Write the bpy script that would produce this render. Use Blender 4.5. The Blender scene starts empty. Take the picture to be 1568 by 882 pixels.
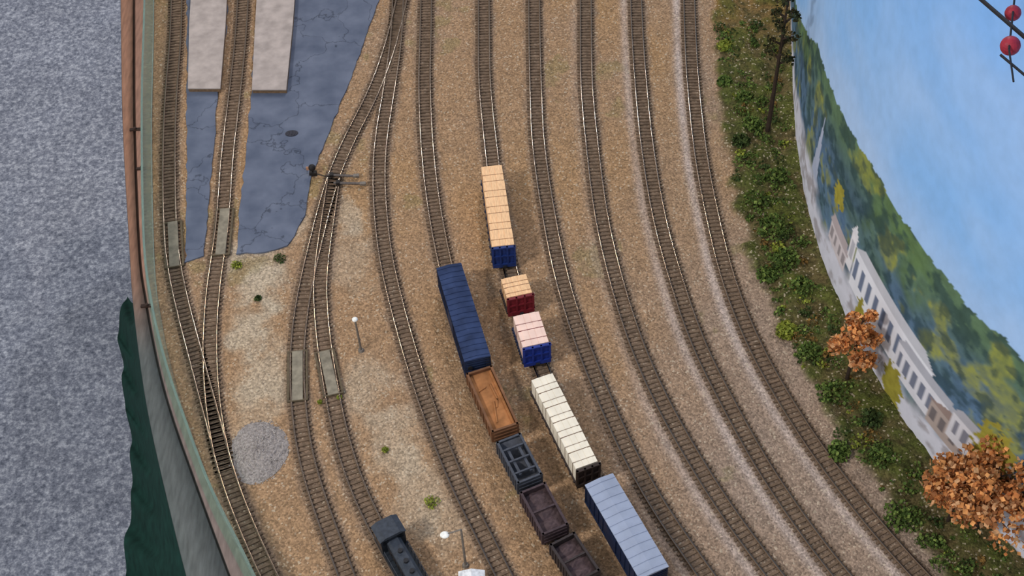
import bpy, math, random
import numpy as np
from mathutils import Vector, Matrix, kdtree
random.seed(7); rng=np.random.default_rng(7)
scene=bpy.context.scene
try:
    scene.view_settings.view_transform='Standard'
except Exception as e: print(e)

# ------------------------------------------------------------ survey camera
K=1920/1568.0
FPX=2455.0
PITCH=math.radians(50); ROLL=math.radians(3); D=1.65
H=D*math.sin(PITCH)
F=np.array([0,math.cos(PITCH),-math.sin(PITCH)])
R0=np.array([1.,0,0]); U0=np.array([0,math.sin(PITCH),math.cos(PITCH)])
R=R0*math.cos(ROLL)-U0*math.sin(ROLL); U=U0*math.cos(ROLL)+R0*math.sin(ROLL)
C=np.array([0,0,H])
def P(u,v,z=0.0):
    d=F*FPX+R*(u*K-960)+U*(540-v*K)
    t=(z-H)/d[2]
    return C+d*t
def proj(X):
    X=np.asarray(X)-C
    w=X@F
    return np.stack([(960+FPX*(X@R)/w)/K,(540-FPX*(X@U)/w)/K],-1)
cam=bpy.data.cameras.new('camera'); cam.sensor_width=36; cam.lens=FPX/1920*36; cam.clip_start=0.01
co=bpy.data.objects.new('camera',cam); scene.collection.objects.link(co)
M=Matrix(((R[0],U[0],-F[0],C[0]),(R[1],U[1],-F[1],C[1]),(R[2],U[2],-F[2],C[2]),(0,0,0,1)))
co.matrix_world=M; scene.camera=co

# ------------------------------------------------------------ helpers
def lin(c):
    c=np.asarray(c,float)/255.0
    return np.where(c<=0.04045,c/12.92,((c+0.055)/1.055)**2.4)
def spline(pts,step):
    pts=[np.asarray(p,float) for p in pts]
    P0=[2*pts[0]-pts[1]]+pts+[2*pts[-1]-pts[-2]]
    out=[]
    for i in range(1,len(P0)-2):
        a,b,c,d=P0[i-1:i+3]
        for k in range(24):
            t=k/24
            out.append(0.5*((2*b)+(-a+c)*t+(2*a-5*b+4*c-d)*t*t+(-a+3*b-3*c+d)*t**3))
    out.append(pts[-1]); out=np.array(out)
    seg=np.linalg.norm(np.diff(out,axis=0),axis=1); s=np.concatenate([[0],np.cumsum(seg)])
    n=max(2,int(s[-1]/step)); q=np.linspace(0,s[-1],n)
    return np.stack([np.interp(q,s,out[:,k]) for k in range(out.shape[1])],-1)
def relax(p,it=6):
    p=p.copy()
    for _ in range(it): p[1:-1]=(p[:-2]+2*p[1:-1]+p[2:])/4
    return p
def smooth(x):
    return x*x*(3-2*x)
_tab=rng.random((256,256))
def vnoise(x,y):
    xi=np.floor(x).astype(int); yi=np.floor(y).astype(int); fx=smooth(x-xi); fy=smooth(y-yi)
    g=lambda i,j:_tab[i%256,j%256]
    return (g(xi,yi)*(1-fx)+g(xi+1,yi)*fx)*(1-fy)+(g(xi,yi+1)*(1-fx)+g(xi+1,yi+1)*fx)*fy
def fbm(x,y,o=4):
    a=0;w=0.5;tot=0
    for k in range(o):
        a=a+w*vnoise(x+17*k,y+31*k); tot+=w; w*=.5; x=x*2.03; y=y*2.03
    return a/tot
def sstep(a,b,x):
    return smooth(np.clip((x-a)/(b-a),0,1))

MATS={}
def nt(name):
    m=bpy.data.materials.new(name); m.use_nodes=True
    t=m.node_tree; b=t.nodes['Principled BSDF']
    return m,t,b
def mat(name,rgb,rough=0.6,metal=0.0,nscale=250,namt=0.25,bump=0.0,attr=False,spec=0.3,stretch=None):
    if name in MATS: return MATS[name]
    m,t,b=nt(name); N=t.nodes; L=t.links
    tc=N.new('ShaderNodeTexCoord'); no=N.new('ShaderNodeTexNoise'); no.inputs['Scale'].default_value=nscale; no.inputs['Detail'].default_value=4
    src=tc.outputs['Object']
    if stretch:
        mp=N.new('ShaderNodeMapping'); mp.inputs['Scale'].default_value=stretch; L.new(src,mp.inputs['Vector']); src=mp.outputs['Vector']
    L.new(src,no.inputs['Vector'])
    mr=N.new('ShaderNodeMapRange'); mr.inputs['From Min'].default_value=0.3; mr.inputs['From Max'].default_value=0.7
    mr.inputs['To Min'].default_value=1-namt; mr.inputs['To Max'].default_value=1+namt
    L.new(no.outputs['Fac'],mr.inputs['Value'])
    vm=N.new('ShaderNodeVectorMath'); vm.operation='SCALE'
    if attr:
        a=N.new('ShaderNodeVertexColor'); a.layer_name='Col'; L.new(a.outputs['Color'],vm.inputs[0])
    else:
        vm.inputs[0].default_value=tuple(lin(rgb))
    L.new(mr.outputs['Result'],vm.inputs['Scale']); L.new(vm.outputs['Vector'],b.inputs['Base Color'])
    b.inputs['Roughness'].default_value=rough; b.inputs['Metallic'].default_value=metal
    b.inputs['Specular IOR Level'].default_value=spec
    if bump:
        bp=N.new('ShaderNodeBump'); bp.inputs['Strength'].default_value=bump; bp.inputs['Distance'].default_value=0.001
        L.new(no.outputs['Fac'],bp.inputs['Height']); L.new(bp.outputs['Normal'],b.inputs['Normal'])
    MATS[name]=m; return m

class MB:
    def __init__(s): s.v=[];s.f=[];s.m=[];s.mats=[];s.sm=[]
    def mi(s,m):
        if m not in s.mats: s.mats.append(m)
        return s.mats.index(m)
    def add(s,vs,fs,m):
        o=len(s.v); s.v+= [tuple(map(float,v)) for v in vs]; k=s.mi(m)
        for f in fs: s.f.append(tuple(o+i for i in f)); s.m.append(k)
    def box(s,c,d,m,rz=0,tx=1,ty=1):
        x,y,z=d[0]/2,d[1]/2,d[2]/2; cs,sn=math.cos(rz),math.sin(rz); vs=[]
        for zz,a,b in((-z,1,1),(z,tx,ty)):
            for xx,yy in((-x*a,-y*b),(x*a,-y*b),(x*a,y*b),(-x*a,y*b)):
                vs.append((c[0]+xx*cs-yy*sn,c[1]+xx*sn+yy*cs,c[2]+zz))
        s.add(vs,[(3,2,1,0),(4,5,6,7),(0,1,5,4),(1,2,6,5),(2,3,7,6),(3,0,4,7)],m)
    def prism(s,poly,z0,z1,m):
        n=len(poly); a=sum(poly[i][0]*poly[(i+1)%n][1]-poly[(i+1)%n][0]*poly[i][1] for i in range(n))
        if a<0: poly=poly[::-1]
        vs=[(p[0],p[1],z0) for p in poly]+[(p[0],p[1],z1) for p in poly]
        s.add(vs,[tuple(range(n))[::-1],tuple(range(n,2*n))]+[(i,(i+1)%n,n+(i+1)%n,n+i) for i in range(n)],m)
    def cyl(s,p0,p1,r0,r1,m,n=10):
        p0=Vector(p0);p1=Vector(p1); d=(p1-p0).normalized(); a=d.orthogonal().normalized(); b=d.cross(a); vs=[]
        for p,r in((p0,r0),(p1,r1)):
            for i in range(n):
                t=2*math.pi*i/n; vs.append(p+a*math.cos(t)*r+b*math.sin(t)*r)
        s.add(vs,[tuple(range(n))[::-1],tuple(range(n,2*n))]+[(i,(i+1)%n,n+(i+1)%n,n+i) for i in range(n)],m)
    def ball(s,c,r,m,nu=12,nv=8,sc=(1,1,1)):
        vs=[];fs=[]
        for j in range(nv+1):
            ph=math.pi*j/nv
            for i in range(nu):
                th=2*math.pi*i/nu; vs.append((c[0]+r*sc[0]*math.sin(ph)*math.cos(th),c[1]+r*sc[1]*math.sin(ph)*math.sin(th),c[2]+r*sc[2]*math.cos(ph)))
        for j in range(nv):
            for i in range(nu): fs.append((j*nu+i,(j+1)*nu+i,(j+1)*nu+(i+1)%nu,j*nu+(i+1)%nu))
        s.add(vs,fs,m)
    def build(s,name,mx=None,smoothmat=None):
        me=bpy.data.meshes.new(name); me.from_pydata(s.v,[],s.f); me.update()
        for m in s.mats: me.materials.append(m)
        me.polygons.foreach_set('material_index',s.m)
        if smoothmat is not None:
            k=s.mats.index(smoothmat); me.polygons.foreach_set('use_smooth',[i==k for i in s.m])
        o=bpy.data.objects.new(name,me); scene.collection.objects.link(o)
        if mx is not None: o.matrix_world=mx
        return o
def gridmesh(name,X,col,m,shade=True):
    nr,nc=X.shape[:2]
    idx=np.arange(nr*nc).reshape(nr,nc)
    f=np.stack([idx[:-1,:-1],idx[:-1,1:],idx[1:,1:],idx[1:,:-1]],-1).reshape(-1,4)
    me=bpy.data.meshes.new(name); me.vertices.add(nr*nc); me.vertices.foreach_set('co',X.reshape(-1).astype(np.float32))
    me.loops.add(f.size); me.loops.foreach_set('vertex_index',f.reshape(-1).astype(np.int32))
    me.polygons.add(len(f)); me.polygons.foreach_set('loop_start',(np.arange(len(f))*4).astype(np.int32))
    me.update(calc_edges=True)
    if col is not None:
        a=me.color_attributes.new('Col','FLOAT_COLOR','POINT')
        c=np.ones((nr*nc,4),np.float32); c[:,:3]=col.reshape(-1,3); a.data.foreach_set('color',c.reshape(-1))
    if shade: me.polygons.foreach_set('use_smooth',np.ones(len(f),bool))
    me.materials.append(m); o=bpy.data.objects.new(name,me); scene.collection.objects.link(o); return o

# ------------------------------------------------------------ track plan
TR={
'T1':[(272,-120),(270,40),(262,150),(259,250),(262,370),(275,450),(298,540),(325,640),(352,740),(392,840),(440,940),(480,1020)],
'T2':[(378,-120),(370,40),(360,140),(348,240),(340,350),(328,430),(322,500),(322,570),(330,650),(345,720)],
'T3':[(640,-120),(606,40),(575,135),(535,215),(508,280),(484,370),(464,460),(455,540),(457,620),(468,700),(492,780),(522,860),(560,960)],
'T4':[(512,270),(500,350),(490,430),(494,510),(506,590),(522,670),(548,750),(582,820),(622,890),(680,980)],
'T5':[(612,-120),(608,40),(597,130),(584,210),(580,280),(588,380),(605,460),(630,550),(660,640),(700,740),(745,830),(780,900),(830,1000)],
'T6':[(655,-120),(652,40),(650,130),(655,240),(668,340),(687,430),(712,520),(748,620),(792,710),(842,795),(893,870),(960,960)],
'T7':[(740,-120),(741,40),(742,130),(752,230),(763,320),(780,410),(812,520),(856,630),(906,730),(960,815),(1015,895),(1080,980)],
'T8':[(817,-120),(818,40),(820,130),(824,220),(838,320),(858,420),(885,510),(920,600),(960,690),(1010,780),(1065,860),(1150,980)],
'T9':[(896,-120),(897,40),(898,130),(906,220),(920,330),(943,430),(975,530),(1015,620),(1060,700),(1110,780),(1165,855),(1260,980)],
'T10':[(970,-120),(975,40),(981,130),(990,220),(1008,330),(1035,430),(1070,530),(1115,620),(1165,710),(1225,800),(1290,885),(1380,985)],
'T11':[(1052,-120),(1056,40),(1061,130),(1073,240),(1090,330),(1115,430),(1155,530),(1205,620),(1265,710),(1335,800),(1410,885),(1510,985)],
}
GA=0.0165
TRP={k:relax(spline([P(u,v)[:2] for u,v in p],0.0065),30) for k,p in TR.items()}
m_tie=mat('tie_weathered',(114,96,80),0.95,nscale=120,namt=0.35,spec=.1)
m_railside=mat('rail_rust',(124,102,84),0.8,nscale=80,spec=.1)
m_railtop=mat('rail_polished',(126,112,100),0.14,metal=1.0,nscale=60,namt=0.08)
cap=[(math.sin(a)/math.sin(.75)*.0011,.0030+.0016*(math.cos(a)-math.cos(.75))) for a in np.linspace(-.75,.75,9)]
prof=[(-.0009,.0010),(-.00115,.0028)]+cap+[(.00115,.0028),(.0009,.0010)]
npf=len(prof)
for k,pl in TRP.items():
    b=MB(); n=len(pl)
    tg=np.gradient(pl,axis=0); tg/=np.linalg.norm(tg,axis=1)[:,None]; nm=np.stack([-tg[:,1],tg[:,0]],-1)
    for i in range(n):
        a=math.atan2(tg[i,1],tg[i,0])+random.uniform(-.03,.03)
        b.box((pl[i,0],pl[i,1],0.0001),(0.0029,0.0260+random.uniform(-.0008,.0008),0.0024),m_tie,rz=a)
    for sd in(-1,1):
        vs=[]
        for i in range(n):
            for (x,z) in prof:
                q=pl[i]+nm[i]*(sd*GA/2+x); vs.append((q[0],q[1],z))
        o=len(b.v); b.v+=vs; mt=b.mi(m_railtop); ms=b.mi(m_railside)
        for i in range(n-1):
            for j in range(npf-1):
                b.f.append((o+i*npf+j,o+i*npf+j+1,o+(i+1)*npf+j+1,o+(i+1)*npf+j)); b.m.append(mt if 3<=j<=npf-5 else ms)
    b.build('railroad_track',smoothmat=m_railtop)

# ------------------------------------------------------------ layout ground
L_out=[(183,-300),(184,-100),(185,40),(188,200),(198,380),(203,460),(215,560),(228,640),(250,740),(285,882),(335,1060)]
L_mid=[(206,-300),(206,-100),(206,40),(207,200),(214,380),(224,460),(243,560),(265,640),(300,740),(352,882),(420,1060)]
L_led=[(234,-300),(234,-100),(234,40),(231,200),(235,400),(247,500),(268,590),(298,680),(336,780),(390,890),(470,1060)]
WB=[(1200,-300),(1205,-120),(1209,0),(1212,100),(1216,190),(1226,270),(1242,345),(1262,410),(1290,480),(1330,560),(1375,635),(1430,710),(1500,790),(1590,880),(1720,1000),(1800,1060)]
def curve_at_v(pts,z=0.0):
    return spline([P(u,v,z) for u,v in pts],0.004)
wall_curve=curve_at_v(WB)
led=curve_at_v(L_led)
ys=np.linspace(max(wall_curve[-1,1],led[-1,1]),min(wall_curve[0,1],led[0,1]),560)
def xat(c,y):
    o=np.argsort(c[:,1]); return np.interp(y,c[o,1],c[o,0])
xl=xat(led,ys)-0.004; xr=xat(wall_curve,ys)+0.004
tt=np.linspace(0,1,620)
GX=xl[:,None]*(1-tt)+xr[:,None]*tt; GY=np.repeat(ys[:,None],620,1)
kd=kdtree.KDTree(sum(len(p) for p in TRP.values())); i=0
PT=[];PN=[]
for p in TRP.values():
    tg=np.gradient(p,axis=0); tg/=np.linalg.norm(tg,axis=1)[:,None]
    for q,g_ in zip(p,tg): kd.insert((q[0],q[1],0),i); i+=1; PT.append(q); PN.append((-g_[1],g_[0]))
kd.balance(); PT=np.array(PT); PN=np.array(PN)
res=[kd.find((x,y,0)) for x,y in zip(GX.ravel(),GY.ravel())]
dist=np.array([r[2] for r in res]).reshape(GX.shape); ki=np.array([r[1] for r in res])
sd_=((np.stack([GX.ravel(),GY.ravel()],-1)-PT[ki])*PN[ki]).sum(1).reshape(GX.shape)
tan=lin((160,129,99)); grey=lin((152,133,119)); bed=lin((130,111,95)); pale=lin((186,171,149)); soil=lin((98,88,58)); orange=lin((154,116,68))
def mixc(a,b,t): return a*(1-t[...,None])+b*t[...,None]
n1=fbm(GX*9,GY*9); n2=fbm(GX*40+5,GY*40); n3=fbm(GX*160,GY*160+9,3)
col=np.broadcast_to(tan,GX.shape+(3,)).copy()
col=mixc(col,grey,np.clip(sstep(0.0,0.35,GX+(0.9-GY)*0.25)*0.95+(n1-.5)*0.8,0,1))
col=mixc(col,lin((172,134,88))+0*col,np.clip((fbm(GX*6+3,GY*4)-.47)*2.2,0,.5)*sstep(.9,1.5,GY))
for (u,v,r,s) in[(395,430,.05,.8),(380,500,.045,.7),(410,570,.05,.6),(395,640,.05,.3),(560,590,.05,.45),(600,680,.05,.45),(640,760,.05,.4),(530,330,.03,.5),(455,350,.03,.5),(540,400,.05,.3),(690,800,.05,.3),(360,400,.03,.7)]:
    q=P(u,v); rr=np.hypot((GX-q[0])*1.2,(GY-q[1])*0.7)/r
    col=mixc(col,pale,np.clip(s*(1-sstep(.3,1.1,rr+(n2-.5)*1.4)),0,1))
bt=(1-sstep(0.010,0.021,dist+(n2-.5)*.008))
col=mixc(col,bed,bt*0.85)
col=mixc(col,lin((120,118,66))+0*col,np.clip((n1>0.62)*(n2-.5)*2.2,0,.3)*(dist>.014))
SC=[(1080,-300),(1084,-100),(1088,0),(1095,120),(1116,280),(1150,400),(1195,510),(1250,605),(1310,700),(1375,790),(1450,885),(1600,1060)]
scx=xat(curve_at_v(SC),ys)[:,None]
sm=sstep(-.006,.010,GX-scx+(n2-.5)*.03)
strk=np.exp(-((np.abs(sd_)-.019)/.006)**2)
left=sd_*np.sign(-PN[ki][:,0].reshape(GX.shape))
w1=np.clip(strk*(left>0)*sstep(.05,.28,GX)*.75*(.5+n1),0,.8)*(1-sm)
col=mixc(col,lin((190,174,166))+0*col,w1)
soilc=mixc(np.broadcast_to(soil,col.shape),np.broadcast_to(orange,col.shape),np.clip(sstep(1.35,1.75,GY)*1.1+(n2-.55)*1.5,0,1))
soilc=mixc(soilc,np.broadcast_to(lin((80,90,42)),col.shape),np.clip((n2-.38)*3.5,0,.85)*(1-.6*sstep(1.5,1.9,GY)))
soilc=mixc(soilc,np.broadcast_to(lin((50,52,30)),col.shape),np.clip((n3-.52)*3.5,0,.7))
col=mixc(col,soilc,sm)
col*= (0.86+0.28*n3)[...,None]
GZ=(n3-.5)*0.0016+ (n2-.5)*0.002*sstep(.012,.022,dist)+sm*(n2*0.010)
GZ=GZ-0.0003
G=np.stack([GX,GY,GZ],-1)

mg,t,bs=nt('ballast_ground'); N=t.nodes; Lk=t.links
tc=N.new('ShaderNodeTexCoord'); at=N.new('ShaderNodeVertexColor'); at.layer_name='Col'
vo=N.new('ShaderNodeTexVoronoi'); vo.inputs['Scale'].default_value=480
no=N.new('ShaderNodeTexNoise'); no.inputs['Scale'].default_value=330; no.inputs['Detail'].default_value=5
for x in(vo,no): Lk.new(tc.outputs['Object'],x.inputs['Vector'])
sx=N.new('ShaderNodeSeparateColor'); Lk.new(vo.outputs['Color'],sx.inputs['Color'])
r1=N.new('ShaderNodeMapRange'); r1.inputs['To Min'].default_value=0.66; r1.inputs['To Max'].default_value=1.3; Lk.new(sx.outputs['Red'],r1.inputs['Value'])
r3=N.new('ShaderNodeMapRange'); r3.inputs['From Min'].default_value=.94; r3.inputs['From Max'].default_value=.97; r3.inputs['To Min'].default_value=0; r3.inputs['To Max'].default_value=.5; Lk.new(sx.outputs['Green'],r3.inputs['Value'])
r2=N.new('ShaderNodeMapRange'); r2.inputs['From Min'].default_value=.3;r2.inputs['From Max'].default_value=.7; r2.inputs['To Min'].default_value=0.78; r2.inputs['To Max'].default_value=1.2; Lk.new(no.outputs['Fac'],r2.inputs['Value'])
mu=N.new('ShaderNodeMath'); mu.operation='MULTIPLY'; Lk.new(r1.outputs[0],mu.inputs[0]); Lk.new(r2.outputs[0],mu.inputs[1])
vm=N.new('ShaderNodeVectorMath'); vm.operation='SCALE'; Lk.new(at.outputs['Color'],vm.inputs[0]); Lk.new(mu.outputs[0],vm.inputs['Scale'])
mx=N.new('ShaderNodeMix'); mx.data_type='RGBA'; Lk.new(r3.outputs[0],mx.inputs['Factor']); Lk.new(vm.outputs[0],mx.inputs['A']); mx.inputs['B'].default_value=(*lin((216,200,176)),1)
Lk.new(mx.outputs['Result'],bs.inputs['Base Color']); bs.inputs['Roughness'].default_value=.95; bs.inputs['Specular IOR Level'].default_value=.12
bp=N.new('ShaderNodeBump'); bp.inputs['Strength'].default_value=.6; bp.inputs['Distance'].default_value=.0012; Lk.new(vo.outputs['Distance'],bp.inputs['Height']); bp.invert=True; Lk.new(bp.outputs[0],bs.inputs['Normal'])
gridmesh('layout_ground',G[::-1],col[::-1],mg)

# ------------------------------------------------------------ painted backdrop wall
wc=spline([P(u,v) for u,v in WB],0.0032)
arc=np.concatenate([[0],np.cumsum(np.linalg.norm(np.diff(wc,axis=0),axis=1))])
hs=np.concatenate([np.linspace(-.03,0.52,230),np.linspace(.54,1.9,40)])
WX=np.repeat(wc[:,None,:],len(hs),1).copy(); WX[...,2]=hs[None,:]
SS=np.repeat(arc[:,None],len(hs),1); HH=np.repeat(hs[None,:],len(arc),0)
wp=proj(WX.reshape(-1,3)); vis=(WX.reshape(-1,3)-C)@F>0.05
def wuv(u,v):
    d=(wp[:,0]-u)**2+(wp[:,1]-v)**2; d[~vis]=1e9
    k=int(np.argmin(d)); return SS.ravel()[k],HH.ravel()[k]
sky_pts=[(1218,10),(1250,70),(1290,178),(1340,258),(1400,365),(1470,463),(1540,530),(1568,555)]
ss=[wuv(*p) for p in sky_pts]; ss=sorted(ss); print('skyline',ss)
skh=np.interp(SS,[a for a,_ in ss],[b for _,b in ss])
skh=skh+(fbm(SS*12,SS*0+3)-.5)*.025+(fbm(SS*90,HH*0+7)-.5)*.008
T=HH/skh
f1=fbm(SS*14,HH*22); f2=fbm(SS*45+4,HH*60); f3=fbm(SS*120,HH*150,3); f4=fbm(SS*25+40,HH*30+11); f5=fbm(SS*55+9,HH*75+2,3)
bc=lambda c:np.broadcast_to(lin(c),SS.shape+(3,))
hill=mixc(bc((78,102,118)),bc((88,112,80)),np.clip((f1-.45)*4,0,1))
hill=mixc(hill,bc((106,136,172)),np.clip((1-sstep(.35,.95,T))*0.95+(f4-.5)*1.4,0,1)*0.68)
hill=mixc(hill,bc((106,134,86)),sstep(.66,.95,T)*.7)
hill=mixc(hill,bc((150,154,72)),np.clip((f4-.59)*7,0,.7)*sstep(.1,.3,T)*(.5+f3))
hill=mixc(hill,bc((48,70,76)),np.clip((f5-.50)*6,0,.65))
hill=hill*(0.75+.5*f3)[...,None]
mist=mixc(bc((226,226,240)),bc((160,152,156)),np.clip((f2-.52)*5,0,.75))
hill=mixc(hill,mist,1-sstep(.18,.32,T+(f1-.5)*.35))
skyc=mixc(bc((146,196,252)),bc((102,164,248)),sstep(.25,1.1,HH))
skyc=mixc(skyc,bc((196,218,250)),np.clip((fbm(SS*3,HH*5+2)-.52)*2.2,0,.4))
skyc=mixc(skyc,bc((184,212,250)),(1-sstep(1.0,1.3,T))*.6)
wcol=np.where((T>1)[...,None],skyc,hill)
def building(u,v,ws,hb,ht,wallc,winc,rows,cols,roofc=None,gable=False):
    s0,h0=wuv(u,v)
    m=(np.abs(SS-s0)<ws/2)&(HH>hb)&(HH<ht); wcol[m]=lin(wallc)
    for r_ in range(rows):
        for c_ in range(cols):
            cx=s0-ws/2+ws*(c_+.5)/cols; cy=hb+(ht-hb)*(r_+.55)/rows
            m=(np.abs(SS-cx)<ws/cols*.25)&(np.abs(HH-cy)<(ht-hb)/rows*.27); wcol[m]=lin(winc)
    if roofc is not None:
        rh=.016
        k=(HH-ht)/rh
        m=(k>=0)&(k<1)&(np.abs(SS-s0)<(ws/2+.004)*(1-(k if gable else k*.25))); wcol[m]=lin(roofc)
building(1350,515,.19,.055,.115,(238,240,250),(118,130,156),1,10,(204,206,216))
building(1302,395,.016,.07,.125,(240,238,244),(190,190,200),1,1,(235,235,242),True)
building(1280,380,.06,.05,.080,(220,210,214),(160,152,156),1,4,(190,178,182))
building(1408,605,.11,.05,.095,(230,230,240),(126,132,152),1,7,(184,186,198))
building(1455,650,.07,.045,.082,(186,170,164),(124,116,118),1,4,(160,140,134),True)
building(1500,690,.09,.06,.10,(226,224,232),(140,140,154),1,6,(184,184,194))
for (u,v,rs,rh) in[(1365,595,.022,.04),(1312,490,.014,.035),(1285,300,.02,.02),(1520,700,.03,.05)]:
    s0,h0=wuv(u,v); rr=np.hypot((SS-s0)/rs,(HH-h0)/rh)+(f3-.5)*1.2
    m=(rr<.9); wcol[m]=(lin((172,162,70))*(0.6+.7*f3[...,None]))[m]
s0,h0=wuv(1254,225)
m=(np.abs(SS-s0)<.016*(1-np.clip((HH-h0+.05)/.10,0,1)))&(HH>h0-.05); wcol[m]=lin((180,190,214))
mw=mat('painted_backdrop',(255,255,255),.85,nscale=60,namt=.05,attr=True,spec=.08)
gridmesh('wall_right',np.transpose(WX,(1,0,2)),np.transpose(wcol,(1,0,2)),mw)

# ------------------------------------------------------------ carpet floor, ledge, fascia, curtain, acrylic
ZF=-0.95
mc,t,bs=nt('carpet'); N=t.nodes; Lk=t.links
tc=N.new('ShaderNodeTexCoord')
a1=N.new('ShaderNodeTexNoise'); a1.inputs['Scale'].default_value=110; a1.inputs['Detail'].default_value=5; a1.inputs['Roughness'].default_value=.75
a2=N.new('ShaderNodeTexNoise'); a2.inputs['Scale'].default_value=9; a2.inputs['Detail'].default_value=3
for x in(a1,a2): Lk.new(tc.outputs['Object'],x.inputs['Vector'])
cr=N.new('ShaderNodeValToRGB'); e=cr.color_ramp.elements
e[0].position=.34; e[0].color=(*lin((94,100,116)),1); e[1].position=.68; e[1].color=(*lin((208,212,224)),1)
m_=cr.color_ramp.elements.new(.5); m_.color=(*lin((142,147,163)),1)
Lk.new(a1.outputs['Fac'],cr.inputs['Fac'])
rr=N.new('ShaderNodeMapRange'); rr.inputs['To Min'].default_value=.8; rr.inputs['To Max'].default_value=1.2; Lk.new(a2.outputs['Fac'],rr.inputs['Value'])
vm=N.new('ShaderNodeVectorMath'); vm.operation='SCALE'; Lk.new(cr.outputs['Color'],vm.inputs[0]); Lk.new(rr.outputs[0],vm.inputs['Scale']); Lk.new(vm.outputs[0],bs.inputs['Base Color'])
bp=N.new('ShaderNodeBump'); bp.inputs['Strength'].default_value=.6; bp.inputs['Distance'].default_value=.005; Lk.new(a1.outputs['Fac'],bp.inputs['Height']); Lk.new(bp.outputs[0],bs.inputs['Normal'])
bs.inputs['Roughness'].default_value=1; bs.inputs['Specular IOR Level'].default_value=.1
b=MB(); b.box((-.3,2.0,ZF-.01),(7,8,.02),mc); b.build('floor')

def strip(name,curves,cols,m,step=.006):
    W=[]
    for pts,z in curves: W.append(spline([P(u,v,z) for u,v in pts],step))
    n=min(len(w) for w in W); X=np.stack([w[np.linspace(0,len(w)-1,n).astype(int)] for w in W],0)
    cc=np.zeros(X.shape[:2]+(3,))
    for j in range(X.shape[0]):
        px=proj(X[j])[:,1]
        c0,c1=lin(cols[j][0]),lin(cols[j][1]); t_=sstep(380,560,px)[:,None]
        cc[j]=c0*(1-t_)+c1*t_
    return gridmesh(name,X,cc,m,shade=False),X
ml=mat('ledge_paint',(0,0,0),.6,nscale=40,namt=.22,attr=True,stretch=(6,1,1),spec=.15)
def off(pts,d): return [(u+d,v) for u,v in pts]
br=((150,112,92),(92,98,98)); br2=((134,98,82),(98,98,98)); dk=((66,48,40),(66,66,64)); rd=((158,120,104),(124,110,106)); gr=((116,122,110),(114,122,110))
X0=strip('layout_fascia_ledge',[(off(L_out,3),-.10),(L_out,-.012),(off(L_out,1),-.001),(off(L_mid,-3),0.001),(off(L_mid,-2.5),-.002),(off(L_mid,1),-.002),(off(L_mid,1.5),.001),(off(L_led,-14),.001),(off(L_led,-12),.001),(off(L_led,2),.001)],
   [dk,dk,br,br2,dk,dk,rd,rd,gr,gr],ml)[1]
b=MB(); mclip=mat('ledge_clip',(60,44,38),.6)
for (u,v) in((208,200),(218,260),(226,470)):
    q=P(u,v); b.box((q[0],q[1],.002),(.016,.004,.003),mclip); b.cyl((q[0],q[1],.003),(q[0],q[1],.006),.0022,.0022,mclip,8)
b.build('ledge_clips')
ma,t,bs=nt('acrylic_sheet'); bs.inputs['Base Color'].default_value=(.70,.88,.82,1); bs.inputs['Transmission Weight'].default_value=.88; bs.inputs['IOR'].default_value=1.25
tcn=t.nodes.new('ShaderNodeTexNoise'); tcn.inputs['Scale'].default_value=30; mrr=t.nodes.new('ShaderNodeMapRange'); mrr.inputs['To Min'].default_value=.02; mrr.inputs['To Max'].default_value=.18; t.links.new(tcn.outputs['Fac'],mrr.inputs['Value']); t.links.new(mrr.outputs[0],bs.inputs['Roughness'])
w=spline([P(u,v)[:2] for u,v in L_led],.01)
tg=np.gradient(w,axis=0); tg/=np.linalg.norm(tg,axis=1)[:,None]; nm=np.stack([-tg[:,1],tg[:,0]],-1)
b=MB(); vs=[];fs=[];n=len(w)
for i in range(n):
    for o_,z in((-.0015,.0014),(.0015,.0014),(.0015,.052),(-.0015,.052)):
        q=w[i]+nm[i]*o_; vs.append((q[0],q[1],z))
for i in range(n-1):
    for j in range(4): fs.append((i*4+j,i*4+(j+1)%4,i*4+4+(j+1)%4,i*4+4+j))
fs+=[(0,1,2,3),(n*4-1,n*4-2,n*4-3,n*4-4)]
b.add(vs,fs,ma); b.build('acrylic_guard_panel')
mcur=mat('green_curtain',(20,50,44),.85,nscale=60,namt=.3,bump=.3,spec=.1)
top=spline([P(u,v,-.02) for u,v in[(202,436),(212,530),(225,620),(241,700),(261,780),(293,900),(335,1040)]],.004)
bot=spline([P(u,v,-.26) for u,v in[(192,450),(182,500),(187,570),(196,650),(202,700),(202,740),(195,820),(190,900),(190,1060)]],.004)
n=400; ti=np.linspace(0,1,n)
A=np.stack([np.interp(ti,np.linspace(0,1,len(top)),top[:,k]) for k in range(3)],-1); B=np.stack([np.interp(ti,np.linspace(0,1,len(bot)),bot[:,k]) for k in range(3)],-1)
rows=[]
for j in range(16):
    s=j/15; X=A*(1-s)+B*s; X[:,2]+=np.sin(ti*60+s*5)*.022*s*(1-.7*s)-.03*math.sin(s*math.pi); X[:,0]+=np.sin(ti*33+1)*.002*s; rows.append(X)
gridmesh('skirt_curtain',np.array(rows),None,mcur)
cabX=spline([P(u,v,-.01) for u,v in off(L_out,45)],.01)
rows=[np.stack([cabX[:,0]+.03,cabX[:,1],cabX[:,0]*0+z],-1) for z in(-.012,ZF+.001)]
gridmesh('layout_base_panel',np.array(rows),None,mcur)

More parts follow.
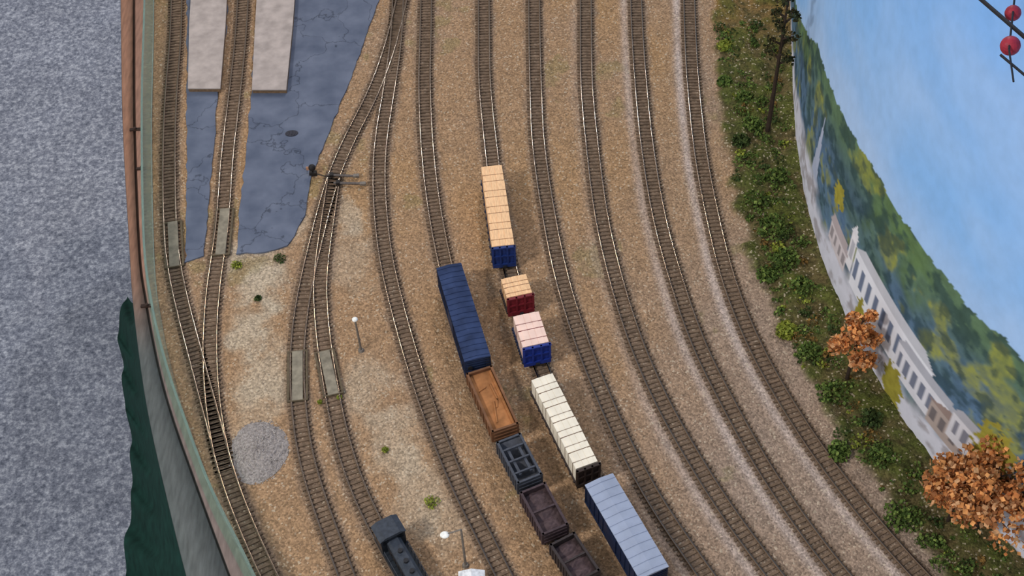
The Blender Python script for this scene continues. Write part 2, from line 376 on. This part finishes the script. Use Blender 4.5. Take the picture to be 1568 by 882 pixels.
# ------------------------------------------------------------ paved yard, platforms
mas,t,bs=nt('cracked_asphalt'); N=t.nodes; Lk=t.links
tc=N.new('ShaderNodeTexCoord'); v1=N.new('ShaderNodeTexVoronoi'); v1.feature='DISTANCE_TO_EDGE'; v1.inputs['Scale'].default_value=9
nn=N.new('ShaderNodeTexNoise'); nn.inputs['Scale'].default_value=30; nn.inputs['Detail'].default_value=6
ad=N.new('ShaderNodeVectorMath'); ad.operation='MULTIPLY_ADD'; Lk.new(nn.outputs['Color'],ad.inputs[0]); ad.inputs[1].default_value=(.07,.07,.07); Lk.new(tc.outputs['Object'],ad.inputs[2]); Lk.new(ad.outputs[0],v1.inputs['Vector']); Lk.new(tc.outputs['Object'],nn.inputs['Vector'])
cr=N.new('ShaderNodeValToRGB'); cr.color_ramp.elements[0].color=(.5,.5,.5,1); cr.color_ramp.elements[1].position=.012; Lk.new(v1.outputs['Distance'],cr.inputs['Fac'])
c2=N.new('ShaderNodeValToRGB'); c2.color_ramp.elements[0].position=.25; c2.color_ramp.elements[0].color=(*lin((84,92,110)),1); c2.color_ramp.elements[1].position=.75; c2.color_ramp.elements[1].color=(*lin((114,121,138)),1); Lk.new(nn.outputs['Fac'],c2.inputs['Fac'])
vm=N.new('ShaderNodeVectorMath'); vm.operation='MULTIPLY'; Lk.new(cr.outputs['Color'],vm.inputs[0]); Lk.new(c2.outputs['Color'],vm.inputs[1]); Lk.new(vm.outputs[0],bs.inputs['Base Color']); bs.inputs['Roughness'].default_value=.95; bs.inputs['Specular IOR Level'].default_value=.1
b=MB()
zz=.0018
for pl in([(286,-60),(350,-60),(347,40),(334,140),(326,240),(318,330),(312,392),(285,402),(286,200)],
          [(398,-60),(391,40),(385,140),(375,250),(366,330),(362,389),(405,386),(440,376),(458,348),(466,330),(478,268),(512,180),(541,110),(565,40),(605,-60)]):
    pts=[]
    P3=[P(u,v,zz)[:2] for u,v in pl]
    for i in range(len(P3)):
        a,c=P3[i],P3[(i+1)%len(P3)]; L_=np.linalg.norm(c-a); k=max(1,int(L_/.012))
        for j in range(k):
            q=a+(c-a)*j/k; pts.append(q+rng.normal(0,.0008,2))
    b.prism(pts,-.001,zz,mas)
b.build('asphalt_yard')
mpl=mat('concrete_platform',(172,160,154),.85,nscale=60,namt=.2,bump=.2); mpe=mat('platform_edge',(120,96,74),.8)
for pl in([(296,-60),(350,-60),(345,40),(337,138),(288,138),(290,40)],[(397,-60),(455,-60),(448,40),(438,140),(386,140),(391,40)]):
    b=MB(); top=[P(u,v-4,.010)[:2] for u,v in pl]; b.prism(top,.0015,.0085,mpe); c=np.mean(top,0); b.prism([q+(q-c)*.012 for q in top],.0085,.010,mpl)
    b.build('loading_platform')
b=MB(); q=P(447,206); mman=mat('manhole_iron',(48,48,58),.6)
b.prism([(q[0]+.009*math.cos(t_),q[1]+.006*math.sin(t_)) for t_ in np.linspace(0,2*math.pi,20,endpoint=False)],.0018,.0028,mman)
for k in(-1,0,1): b.box((q[0]+k*.004,q[1],.0030),(.0015,.007,.0005),mman)
b.build('manhole_cover')

mplate=mat('plate_grey',(136,128,112),.85,nscale=120,namt=.3); mplated=mat('plate_edge',(96,84,66),.8)
def plate(u0,v0,u1,v1):
    a,c=P(u0,v0),P(u1,v1); d=c-a; L_=math.hypot(d[0],d[1]); rz=math.atan2(d[1],d[0]); m=(a+c)/2
    b=MB(); b.box((m[0],m[1],.0022),(L_,.0128,.0030),mplate,rz=rz)
    nx,ny=-math.sin(rz),math.cos(rz)
    for s in(-1,1): b.box((m[0]+nx*s*.0112,m[1]+ny*s*.0112,.0020),(L_,.0026,.0024),mplated,rz=rz)
    for s in(-1,1): b.box((m[0]+math.cos(rz)*s*L_/2,m[1]+math.sin(rz)*s*L_/2,.0022),(.0022,.024,.0024),mplated,rz=rz)
    b.build('grade_crossing_plate')
plate(265,342,268,410); plate(345,322,338,392); plate(456,540,456,615); plate(497,540,511,606)

# gravel heap with real small stones on it
q=P(396,692); b=MB(); mgv=mat('pale_gravel',(150,142,138),.95,nscale=420,namt=.4,bump=.8,spec=.1); mg2=mat('pale_gravel_stone',(178,172,168),.95,nscale=300,namt=.4,spec=.1)
nr,na=16,40; vs=[(q[0],q[1],.008)];fs=[]
for j in range(1,nr+1):
    r=.034*j/nr
    for k in range(na):
        a=2*math.pi*k/na; rr_=r*(1+.04*math.sin(3*a+1)); vs.append((q[0]+rr_*math.cos(a),q[1]+rr_*1.25*math.sin(a),.008*(1-(j/nr)**1.4)+random.uniform(-.0007,.0007)))
for k in range(na): fs.append((0,1+k,1+(k+1)%na))
for j in range(nr-1):
    for k in range(na): fs.append((1+j*na+k,1+(j+1)*na+k,1+(j+1)*na+(k+1)%na,1+j*na+(k+1)%na))
b.add(vs,fs,mgv)
for k in range(900):
    r=math.sqrt(random.random())*1.04; a=random.uniform(0,6.283); s=random.uniform(.0007,.0016)
    b.box((q[0]+.034*r*math.cos(a),q[1]+.0425*r*math.sin(a),max(.0004,.008*(1-min(1,r)**1.4))),(s,s*.8,s*.7),random.choice((mgv,mg2)),rz=random.uniform(0,3),tx=.7,ty=.6)
b.build('gravel_pile')

# ------------------------------------------------------------ rolling stock
m_blk=mat('black_iron',(38,38,42),.6,nscale=150); m_whl=mat('wheel_steel',(90,84,80),.4,metal=.6)
ZR=.0034
def place(u0,v0,u1,v1,h):
    a,c=P(u0,v0,h),P(u1,v1,h); d=c-a; L_=math.hypot(d[0],d[1]); y=Vector((d[0]/L_,d[1]/L_,0)); x=Vector((y[1],-y[0],0))
    m=(a+c)/2
    return Matrix(((x[0],y[0],0,m[0]),(x[1],y[1],0,m[1]),(0,0,1,0),(0,0,0,1))),L_
def trucks(b,L_,w):
    for s in(-1,1):
        yc=s*(L_/2-.017 if L_>.08 else L_/2-.013)
        for k in(-1,1):
            y=yc+k*.0075
            b.cyl((-GA/2-.001,y,ZR+.0046),(GA/2+.001,y,ZR+.0046),.001,.001,m_blk,6)
            for sx_ in(-1,1): b.cyl((sx_*(GA/2-.001),y,ZR+.0046),(sx_*(GA/2+.0011),y,ZR+.0046),.0046,.0046,m_whl,16)
        for sx_ in(-1,1):
            b.box((sx_*.0112,yc,ZR+.0048),(.002,.021,.0035),m_blk); b.box((sx_*.0112,yc,ZR+.0046),(.0026,.006,.006),m_blk)
        b.box((0,yc,ZR+.0065),(.02,.005,.004),m_blk)
        b.box((0,s*(L_/2+.001),ZR+.0075),(.0028,.005,.0028),m_blk); b.box((0,s*(L_/2+.0034),ZR+.0075),(.0045,.002,.0036),m_blk)
def boxcar(px,h,w,body,roof,ribs=16,walk=False,name='boxcar'):
    mx,L_=place(*px,h); b=MB(); trucks(b,L_,w)
    z0=ZR+.0085; zt=h-.003
    b.box((0,0,z0+.0005),(w*.7,L_*.96,.003),m_blk)
    b.box((0,0,(z0+zt)/2),(w*.96,L_*.985,zt-z0),body)
    hw=w/2; hl=L_/2
    b.add([(-hw,-hl,zt),(hw,-hl,zt),(hw,hl,zt),(-hw,hl,zt),(-hw,-hl,zt+.0012),(0,-hl,zt+.003),(hw,-hl,zt+.0012),(-hw,hl,zt+.0012),(0,hl,zt+.003),(hw,hl,zt+.0012)],
      [(0,3,2,1),(4,5,8,7),(5,6,9,8),(0,1,6,5,4),(3,7,8,9,2),(1,2,9,6),(0,4,7,3)],roof)
    for k in range(ribs):
        y=-hl+L_*(k+.5)/ribs
        for s in(-1,1):
            b.add([(0,y-.0005,zt+.0031),(s*hw,y-.0005,zt+.0013),(s*hw,y+.0005,zt+.0013),(0,y+.0005,zt+.0031),(0,y-.0005,zt+.0037),(s*hw,y-.0005,zt+.0019),(s*hw,y+.0005,zt+.0019),(0,y+.0005,zt+.0037)],
              [(0,1,2,3),(7,6,5,4),(0,4,5,1),(3,2,6,7),(1,5,6,2),(0,3,7,4)],roof)
    for s in(-1,1):
        for k in range(ribs+1):
            y=-hl*.97+L_*.97*k/ribs
            b.box((s*w*.487,y,(z0+zt)/2),(.0014,.0013,zt-z0-.002),body)
        b.box((s*w*.497,0,(z0+zt)/2-.001),(.0016,L_*.17,zt-z0-.005),body)
        b.box((s*w*.5,0,z0+.001),(.0012,L_*.98,.0018),body)
        for k in range(7):
            b.box((0,s*L_*.494,z0+(zt-z0)*(k+.6)/7.2),(w*.86,.0014,.0018),body)
        for k in range(6): b.box((-w*.38,s*(L_*.498),z0+(zt-z0)*(k+.5)/6),(.005,.001,.0006),m_blk)
        b.cyl((w*.3,s*(L_*.497),zt*.7),(w*.3,s*(L_*.505),zt*.7),.003,.003,m_blk,12)
    return b.build(name,mx)
def gondola(px,h,w,body,inner,load='floor',ribs=9,name='gondola_car'):
    mx,L_=place(*px,h); b=MB(); trucks(b,L_,w); z0=ZR+.009; hw=w/2; hl=L_/2-.001; th=.0013
    b.box((0,0,z0+.0015),(w*.96,L_*.97,.003),body)
    for s in(-1,1):
        b.box((s*(hw-th/2),0,(z0+h)/2),(th,2*hl,h-z0),body); b.box((0,s*(hl-th/2),(z0+h)/2),(w-2*th,th,h-z0),body)
        b.box((s*(hw-.0009),0,h-.0004),(.0026,2*hl+.001,.0014),body); b.box((0,s*(hl-.0008),h-.0004),(w,.0024,.0014),body)
        for k in range(ribs+1): b.box((s*(hw+.0004),-hl*.97+2*hl*.97*k/ribs,(z0+h)/2),(.0012,.0016,h-z0-.002),body)
        for k in range(3): b.box((0,s*(hl+.0003),z0+(h-z0)*(k+.6)/3.4),(w*.9,.0012,.0018),body)
    if load=='floor':
        zi=h-.0055; b.box((0,0,zi-.001),(w-2*th-.0004,2*hl-2*th-.0004,.002),inner)
        for (x,y,l,a) in[(.002,.3,.03,1.35),(-.006,-.2,.025,1.6),(.006,-.35,.012,.3),(-.004,.1,.012,1.2)]: b.box((x,y*L_*.6,zi+.0007),(l,.0016,.0014),inner,rz=a)
        for s in(-1,1): b.box((s*(hw-.004),0,zi+.001),(.0025,L_*.9,.0022),inner)
    elif load=='hopper':
        zi=z0+.003
        for s in(-1,1):
            y0=s*(hl-th); y1=s*hl*.42
            b.add([(-hw+th,y0,h-.004),(hw-th,y0,h-.004),(hw-th,y1,zi),(-hw+th,y1,zi)],[(0,1,2,3)],inner)
            b.add([(-hw+th,0,h-.008),(hw-th,0,h-.008),(hw-th,s*hl*.35,zi),(-hw+th,s*hl*.35,zi)],[(0,1,2,3)],inner)
            b.box((s*w*.22,0,h-.004),(.003,L_*.62,.003),body)
        for k in(-1,0,1): b.box((0,k*hl*.55,h-.002),(w-2*th,.002,.003),body)
    else:
        nx_,ny_=8,22
        zi=h-.009; vs=[];fs=[]
        for j in range(ny_+1):
            for i_ in range(nx_+1):
                x=(i_/nx_-.5)*(w-2*th-.0002); y=(j/ny_-.5)*(2*hl-2*th-.0002)
                vs.append((x,y,zi+.004*math.cos(x/w*3)*abs(math.sin(j/ny_*math.pi*3))+random.uniform(-.0006,.0006)))
        for j in range(ny_):
            for i_ in range(nx_): o=j*(nx_+1)+i_; fs.append((o,o+1,o+nx_+2,o+nx_+1))
        b.add(vs,fs,inner); b.box((0,0,h-.0015),(w-2*th,.002,.002),body)
    return b.build(name,mx)
def lumbercar(px,h,w,deck,wood,end,nb,band,bulk='near',name='lumber_flatcar',sidec=None):
    mx,L_=place(*px,h); b=MB(); trucks(b,L_,w); z0=ZR+.0095
    b.box((0,0,z0),(w,L_,.0035),deck)
    for s in(-1,1):
        b.box((s*w*.25,0,z0-.003),(.0018,L_*.9,.004),deck)
        for k in range(12): b.box((s*(w/2+.0004),-L_*.46+L_*.92*k/11,z0),(.0014,.0022,.0026),deck)
    zb=z0+.0018
    l0=-L_/2+.003; l1=L_/2-.004
    bl=(l1-l0)/nb
    for k in range(nb):
        yc=l0+bl*(k+.5)
        nl=2
        for j in range(nl):
            hh=(h-zb)/nl; wd=w*.94-random.uniform(0,.0012)
            sc_=wood if(j==nl-1 or sidec is None) else sidec
            b.box((0,yc,zb+hh*(j+.5)),(wd,bl-.0014,hh-.0006),sc_)
            for q_ in(-.25,0,.25): b.box((q_*wd,yc,zb+hh*(j+.5)+.0002),(wd*.235,bl-.0011,hh-.0004),sc_)
        if k<nb-1: b.box((0,yc+bl*.5,(zb+h)/2),(w*.90,.0012,h-zb-.0004),band)
        b.box((0,yc+.1*bl,(zb+h)/2+.0003),(w*.95,.0004,h-zb+.0002),band)
    ends={'near':[1],'both':[1,-1],'none':[]}[bulk]
    for s in ends:
        y=s*(L_/2-.001)
        b.box((0,y,(zb+h)/2+.001),(w*1.0,.0018,h-zb+.002),end)
        for xs in(-1,-.33,.33,1): b.box((xs*w*.46,y+s*.0016,(zb+h)/2+.001),(.0022,.0022,h-zb+.003),end)
        b.box((0,y+s*.0016,h+.0015),(w*1.02,.003,.002),end); b.box((0,y+s*.0016,(zb+h)/2),(w,.002,.002),end)
        b.box((0,y+s*.0016,z0-.001),(w*.98,.003,.006),end)
    return b.build(name,mx)
c_navy=mat('navy_paint',(34,46,74),.6,nscale=90,namt=.3); c_navyroof=mat('navy_roof',(50,64,98),.8,nscale=60,namt=.3,spec=.15)
c_org=mat('rust_orange',(170,116,74),.9,nscale=90,namt=.3,spec=.1); c_orgd=mat('rust_brown',(124,86,60),.75,nscale=90,namt=.3)
c_gr=mat('dark_grey_paint',(70,74,84),.6); c_grl=mat('grey_interior',(92,94,102),.7)
c_br=mat('oxide_purple',(72,58,62),.7); c_brl=mat('oxide_interior',(84,68,70),.8,bump=.5); c_dk=mat('dark_brown_black',(58,50,50),.7)
c_wood=mat('fresh_lumber',(246,200,152),.7,nscale=120,namt=.18,stretch=(8,1,8)); c_woodw=mat('pale_wrap_lumber',(246,236,216),.6,nscale=60,namt=.10); c_pink=mat('pink_wrap',(248,214,198),.6,nscale=60,namt=.1)
c_blue=mat('blue_paint',(30,52,112),.6); c_blue2=mat('bright_blue_paint',(28,50,132),.6); c_red=mat('red_paint',(116,32,42),.6); c_band=mat('strap_brown',(150,112,84),.6); c_bandd=mat('strap_dark',(120,96,78),.6); c_bulk=mat('bulkhead_dark',(52,40,36),.6)
c_roofg=mat('galvanised_roof',(158,168,190),.6,metal=.0,nscale=50,namt=.1,spec=.2); c_navyd=mat('deep_navy',(26,38,66),.5)
boxcar((687,405,731,548),.047,.0315,c_navy,c_navyroof,18,False)
gondola((733,565,774,656),.034,.0315,c_orgd,c_org,'floor')
gondola((778,669,812,734),.036,.029,c_gr,c_grl,'hopper',name='hopper_car')
gondola((815,745,851,812),.034,.030,c_br,c_brl,'load')
gondola((860,823,900,884),.034,.030,c_dk,c_brl,'load')
lumbercar((752,251,771,380),.043,.0300,c_navy,c_wood,c_blue,5,c_band)
lumbercar((785,420,797,456),.038,.034,c_dk,c_wood,c_red,2,c_band)
lumbercar((804,477,822,532),.040,.034,c_navy,c_pink,c_blue2,2,c_red)
lumbercar((828,573,901,717),.040,.0285,c_dk,c_woodw,c_bulk,6,c_bandd)
boxcar((917,732,1002,876),.047,.034,c_navyd,c_roofg,12,False)

# diesel switcher
mx_,L_=place(588,800,640,890,.036); b=MB(); trucks(b,L_,.03); w=.029; z0=ZR+.009
m_lo=mat('loco_black',(40,46,54),.4,nscale=80); m_lor=mat('loco_roof',(58,64,74),.6); m_gl=mat('cab_glass',(24,28,34),.15)
b.box((0,0,z0),(w,L_,.004),m_lo); b.box((0,0,z0-.004),(.018,L_*.3,.006),m_blk)
cy=-L_*.36; b.box((0,cy,z0+.014),(w*.98,L_*.26,.026),m_lo); 
b.add([(-w*.53,cy-L_*.145,z0+.027),(w*.53,cy-L_*.145,z0+.027),(w*.53,cy+L_*.145,z0+.027),(-w*.53,cy+L_*.145,z0+.027),(-w*.3,cy-L_*.145,z0+.031),(w*.3,cy-L_*.145,z0+.031),(w*.3,cy+L_*.145,z0+.031),(-w*.3,cy+L_*.145,z0+.031)],[(3,2,1,0),(4,5,6,7),(0,1,5,4),(2,3,7,6),(1,2,6,5),(3,0,4,7)],m_lor)
for s in(-1,1):
    for k in(-.6,.6): b.box((s*w*.492,cy+k*L_*.1,z0+.02),(.0006,L_*.07,.008),m_gl); b.box((k*w*.5,cy+s*L_*.131,z0+.021),(w*.24,.0006,.007),m_gl)
hy=L_*.12
b.box((0,hy,z0+.010),(w*.56,L_*.70,.018),m_lo); b.box((0,hy,z0+.0200),(w*.56,L_*.70,.003),m_lor,tx=.6)
for k in range(3): b.cyl((0,hy+(k-.8)*L_*.17,z0+.020),(0,hy+(k-.8)*L_*.17,z0+.0245),.0026,.0026,m_blk,14)
b.box((0,L_*.475,z0+.008),(w*.4,.002,.010),m_gl)
for s in(-1,1):
    for k in range(7):
        y=-L_*.18+k*L_*.105; b.cyl((s*w*.47,y,z0+.002),(s*w*.47,y,z0+.012),.0004,.0004,m_lor,5)
        b.box((s*w*.285,y+.004,z0+.010),(.0006,.006,.010),m_blk)
    b.cyl((s*w*.47,-L_*.18,z0+.012),(s*w*.47,L_*.46,z0+.012),.0005,.0005,m_lor,5)
b.build('diesel_switcher_locomotive',mx_)

# ------------------------------------------------------------ yard details
m_pole=mat('pole_grey',(120,112,104),.6); m_lamp=mat('lamp_white',(245,245,240),.25); m_white=mat('white_roof',(226,228,232),.6)
def height_for(u,v,u1,v1):
    q=P(u,v); best=0
    for k in range(1,400):
        z=k*.0005
        if proj(np.array([q[0],q[1],z]))[1]<=v1: best=z;break
    return q,best
q,h=height_for(553,537,555,490); b=MB()
b.cyl((q[0],q[1],0),(q[0],q[1],h),.0015,.0011,m_pole,10); b.ball((q[0],q[1],h+.001),.0036,m_lamp,14,10,(1,1,.7)); b.cyl((q[0],q[1],0),(q[0],q[1],.003),.004,.003,m_pole,10)
b.build('yard_lamp')
q,h=height_for(713,866,703,811); b=MB()
b.cyl((q[0],q[1],0),(q[0],q[1],h),.0014,.0011,m_pole,10); b.cyl((q[0],q[1],h),(q[0]-.016,q[1]-.004,h-.001),.0009,.0008,m_pole,8); b.ball((q[0]-.017,q[1]-.004,h-.002),.0042,m_lamp,14,10,(1.2,1,.6)); b.cyl((q[0],q[1],0),(q[0],q[1],.003),.004,.003,m_pole,10)
b.build('street_lamp')
q=P(724,910,0); b=MB(); b.box((q[0],q[1],.009),(.023,.03,.018),m_white); b.add([(q[0]-.014,q[1]-.018,.018),(q[0]+.014,q[1]-.018,.018),(q[0]+.014,q[1]+.018,.018),(q[0]-.014,q[1]+.018,.018),(q[0],q[1]-.018,.023),(q[0],q[1]+.018,.023)],[(0,3,2,1),(0,4,5,3),(1,2,5,4),(0,1,4),(3,5,2)],m_white)
b.box((q[0],q[1]-.0152,.007),(.007,.0006,.013),m_blk)
b.build('yard_shed')
q=P(480,268); b=MB(); mst=mat('switch_black',(36,32,32),.6); mor=mat('switch_rust',(190,140,110),.6)
b.box((q[0],q[1],.003),(.010,.006,.006),mst); b.cyl((q[0],q[1],.005),(q[0],q[1],.016),.0012,.0012,mst,8); b.ball((q[0],q[1],.014),.005,mst,12,8); b.box((q[0]-.005,q[1],.013),(.006,.001,.006),mor)
b.cyl((q[0],q[1],.004),(P(508,275)[0],P(508,275)[1],.003),.0007,.0007,mst,6); b.build('switch_stand')
for (u,v,a) in((526,272,-.15),(536,284,-.1)):
    q=P(u,v); b=MB(); b.box((q[0],q[1],.0042),(.044,.0035,.0014),mat('throwbar',(92,84,80),.6),rz=a); b.box((q[0]-.016,q[1]+.002,.0050),(.005,.006,.0035),mst); b.box((q[0]+.018,q[1]-.002,.0045),(.008,.005,.003),m_pole); b.build('switch_throw_bar')

# ------------------------------------------------------------ foliage
mleaf=mat('leaf_flock',(0,0,0),.95,nscale=200,namt=.3,attr=True,spec=.05)
def leaves(blobs,extra=None,name='scrub_bushes'):
    VV=[];CC=[]
    for (c,rad,n,size,cols) in blobs:
        d=rng.normal(size=(n,3)); d/=np.linalg.norm(d,axis=1)[:,None]; r=rng.random(n)**.4
        pos=np.array(c)+d*r[:,None]*np.array(rad); pos[:,2]=np.maximum(pos[:,2],.001)
        a=rng.normal(size=(n,3)); a/=np.linalg.norm(a,axis=1)[:,None]; e=rng.normal(size=(n,3)); e-=a*(e*a).sum(1)[:,None]; e/=np.linalg.norm(e,axis=1)[:,None]
        s=size*(.5+rng.random(n))[:,None]
        q=np.stack([pos-a*s-e*s*.5,pos+a*s*.4-e*s,pos+a*s+e*s*.6,pos-a*s*.5+e*s],1)
        ci=rng.integers(0,len(cols),n); cc=np.array([lin(x) for x in cols])[ci]*(.75+.5*rng.random(n))[:,None]
        VV.append(q.reshape(-1,3)); CC.append(np.repeat(cc,4,0))
    V=np.concatenate(VV); Cc=np.concatenate(CC); nL=len(V)//4
    F_=[tuple(range(4*i,4*i+4)) for i in range(nL)]; mi=[0]*nL; vs=V.tolist(); mats=[mleaf]
    if extra:
        o=len(vs); vs+=extra.v; F_+=[tuple(o+i for i in f) for f in extra.f]; mi+=[1]*len(extra.f); mats+=extra.mats[:1]
        Cc=np.concatenate([Cc,np.zeros((len(extra.v),3))])
    me=bpy.data.meshes.new(name); me.from_pydata(vs,[],F_); me.update()
    at=me.color_attributes.new('Col','FLOAT_COLOR','POINT'); c4=np.ones((len(vs),4),np.float32); c4[:,:3]=Cc; at.data.foreach_set('color',c4.reshape(-1))
    for m in mats: me.materials.append(m)
    me.polygons.foreach_set('material_index',mi)
    o=bpy.data.objects.new(name,me); scene.collection.objects.link(o); return o
GR=[(98,118,60),(82,104,52),(118,134,70),(72,90,48)]; YG=[(152,158,68),(130,142,62)]; DG=[(62,78,46),(78,92,52)]
OR=[(212,142,86),(226,160,100),(188,120,72),(204,158,116),(166,112,74)]
BRN=[(136,106,60),(116,94,54)]
blobs=[]
sp_l=[(1100,40),(1102,120),(1125,200),(1130,290),(1160,370),(1180,450),(1215,540),(1265,620),(1300,690),(1350,750),(1390,810),(1440,880),(1500,950)]
lp=spline([P(u,v) for u,v in sp_l],.004)
for k in range(640):
    i_=rng.integers(0,len(lp)); b0=lp[i_]; wx=float(xat(wall_curve,np.array([b0[1]]))[0])-.014
    fr=rng.random()**1.1; x=b0[0]+fr*max(.01,wx-b0[0])
    small=rng.random()<.68
    r=rng.uniform(.002,.005) if small else rng.uniform(.006,.012)
    if b0[1]>1.5 and rng.random()<.3: continue
    rc=rng.random()
    blobs.append(((x,b0[1],r*.4),(r,r,r*.65),int(16+r*7500),.0014,GR if rc<.58 else(DG if rc<.78 else(YG if rc<.90 else BRN))))
for (u,v,r,c) in[(1205,505,.014,YG),(1160,310,.021,GR),(1185,352,.021,GR),(1152,190,.016,GR),(1135,215,.013,DG),(1192,270,.017,GR),(1205,395,.018,GR),(1278,600,.020,GR),(1285,690,.014,GR),(1350,700,.015,GR),(1380,790,.020,GR),(1110,125,.012,GR),(1110,70,.012,YG),(1228,440,.017,GR),(1335,640,.014,DG),(1240,540,.016,GR),(1140,150,.014,GR),(1175,420,.014,GR)]:
    q=P(u,v,.006); blobs.append(((q[0],q[1],.005),(r,r,r*.6),430,.0017,c))
leaves(blobs,None,'scrub_bushes')
tuft=[]
for (u,v,r,c) in[(363,407,.008,YG),(428,398,.009,DG),(395,458,.005,DG),(662,770,.009,YG),(590,690,.004,YG),(490,617,.003,YG),(520,610,.003,YG)]:
    q=P(u,v); tuft.append(((q[0],q[1],.002),(r,r,r*.35),150,.0010,c))
leaves(tuft,None,'grass_tufts')
mtr=mat('bark',(58,46,38),.9,nscale=150)
def tree(u,v,ht,crown,n,cols,name,lean=(0,0),size=.0026,br_=9,lo=.35,tk=.022,core=True):
    q=P(u,v); b=MB(); top=Vector((q[0]+lean[0],q[1]+lean[1],ht)); base=Vector((q[0],q[1],0))
    b.cyl(base,top,ht*tk,ht*tk*.3,mtr,8); bl=[]
    for k in range(br_):
        t_=lo+(.95-lo)*k/(br_-1); p=base.lerp(top,t_); a=k*2.4; rr=crown*(1.15-t_*.6)*rng.uniform(.75,1.15)
        e=p+Vector((math.cos(a)*rr*.7,math.sin(a)*rr*.7,rr*.45)); b.cyl(p,e,ht*.008,ht*.003,mtr,6)
        bl.append((tuple(e),(rr*.5,rr*.5,rr*.38),n//br_,size,cols))
    if core: bl.append((tuple(base.lerp(top,.75)),(crown*.6,crown*.6,ht*.25),n//5,size,cols))
    return leaves(bl,b,name)
tree(1296,582,.115,.032,1400,OR,'autumn_tree',size=.0021,lo=.25)
tree(1492,812,.115,.064,2800,OR,'autumn_tree',size=.0025,br_=14)
tree(1450,800,.09,.050,1600,OR,'autumn_tree',size=.0025,br_=10)
tree(1175,203,.245,.026,620,[(58,62,42),(70,62,42),(48,52,34)],'pine_tree',size=.0018,lo=.50,br_=14,tk=.015,core=False)

# cable with red marker balls
b=MB(); mwire=mat('cable_black',(30,30,34),.5); mrb=mat('red_ball',(150,40,56),.5)
z=.62
A_=P(1480,-20,z); B_=P(1575,62,z); C_=P(1700,150,z)
b.cyl(A_,B_,.0016,.0016,mwire,8); b.cyl(B_,C_,.0016,.0016,mwire,8)
for (u,v,r) in((1551,20,.0062),(1547,70,.0075)): b.ball(P(u,v,z-.004),r,mrb,16,12)
b.cyl(P(1556,-25,z),P(1545,75,z),.0009,.0009,mwire,6)
b.cyl(P(1532,84,z),P(1556,104,z),.001,.001,mwire,6); b.cyl(P(1556,104,z),P(1575,120,z),.001,.001,mwire,6); b.cyl(P(1545,75,z),P(1552,125,z),.0008,.0008,mwire,6)
b.build('hanging_cable_with_red_balls')

# ------------------------------------------------------------ lighting
w=bpy.data.worlds.new('world'); scene.world=w; w.use_nodes=True
w.node_tree.nodes['Background'].inputs['Color'].default_value=(.97,.98,1,1); w.node_tree.nodes['Background'].inputs['Strength'].default_value=.52
def glint(u,v,hz):
    g=P(u,v,.004); k=hz/H
    return Vector((g[0]+(g[0]-C[0])*k,g[1]+(g[1]-C[1])*k,hz))
def lamp(name,kind,loc,e,c,size):
    l=bpy.data.lights.new(name,kind); l.energy=e; l.color=c
    if kind=='AREA': l.size=size
    else: l.shadow_soft_size=size
    o=bpy.data.objects.new(name,l); scene.collection.objects.link(o); o.location=loc; return o
lamp('ceiling_spot_cool','POINT',glint(940,172,1.9),46,(.95,.97,1),.04)
lamp('ceiling_spot_warm','POINT',glint(940,378,1.9),42,(1,.84,.66),.04)
k=lamp('ceiling_panel','AREA',(-1.5,-.15,2.0),34,(1,.96,.91),.30)
k.rotation_euler=(Vector((0.1,1.1,0))-k.location).to_track_quat('-Z','Y').to_euler()
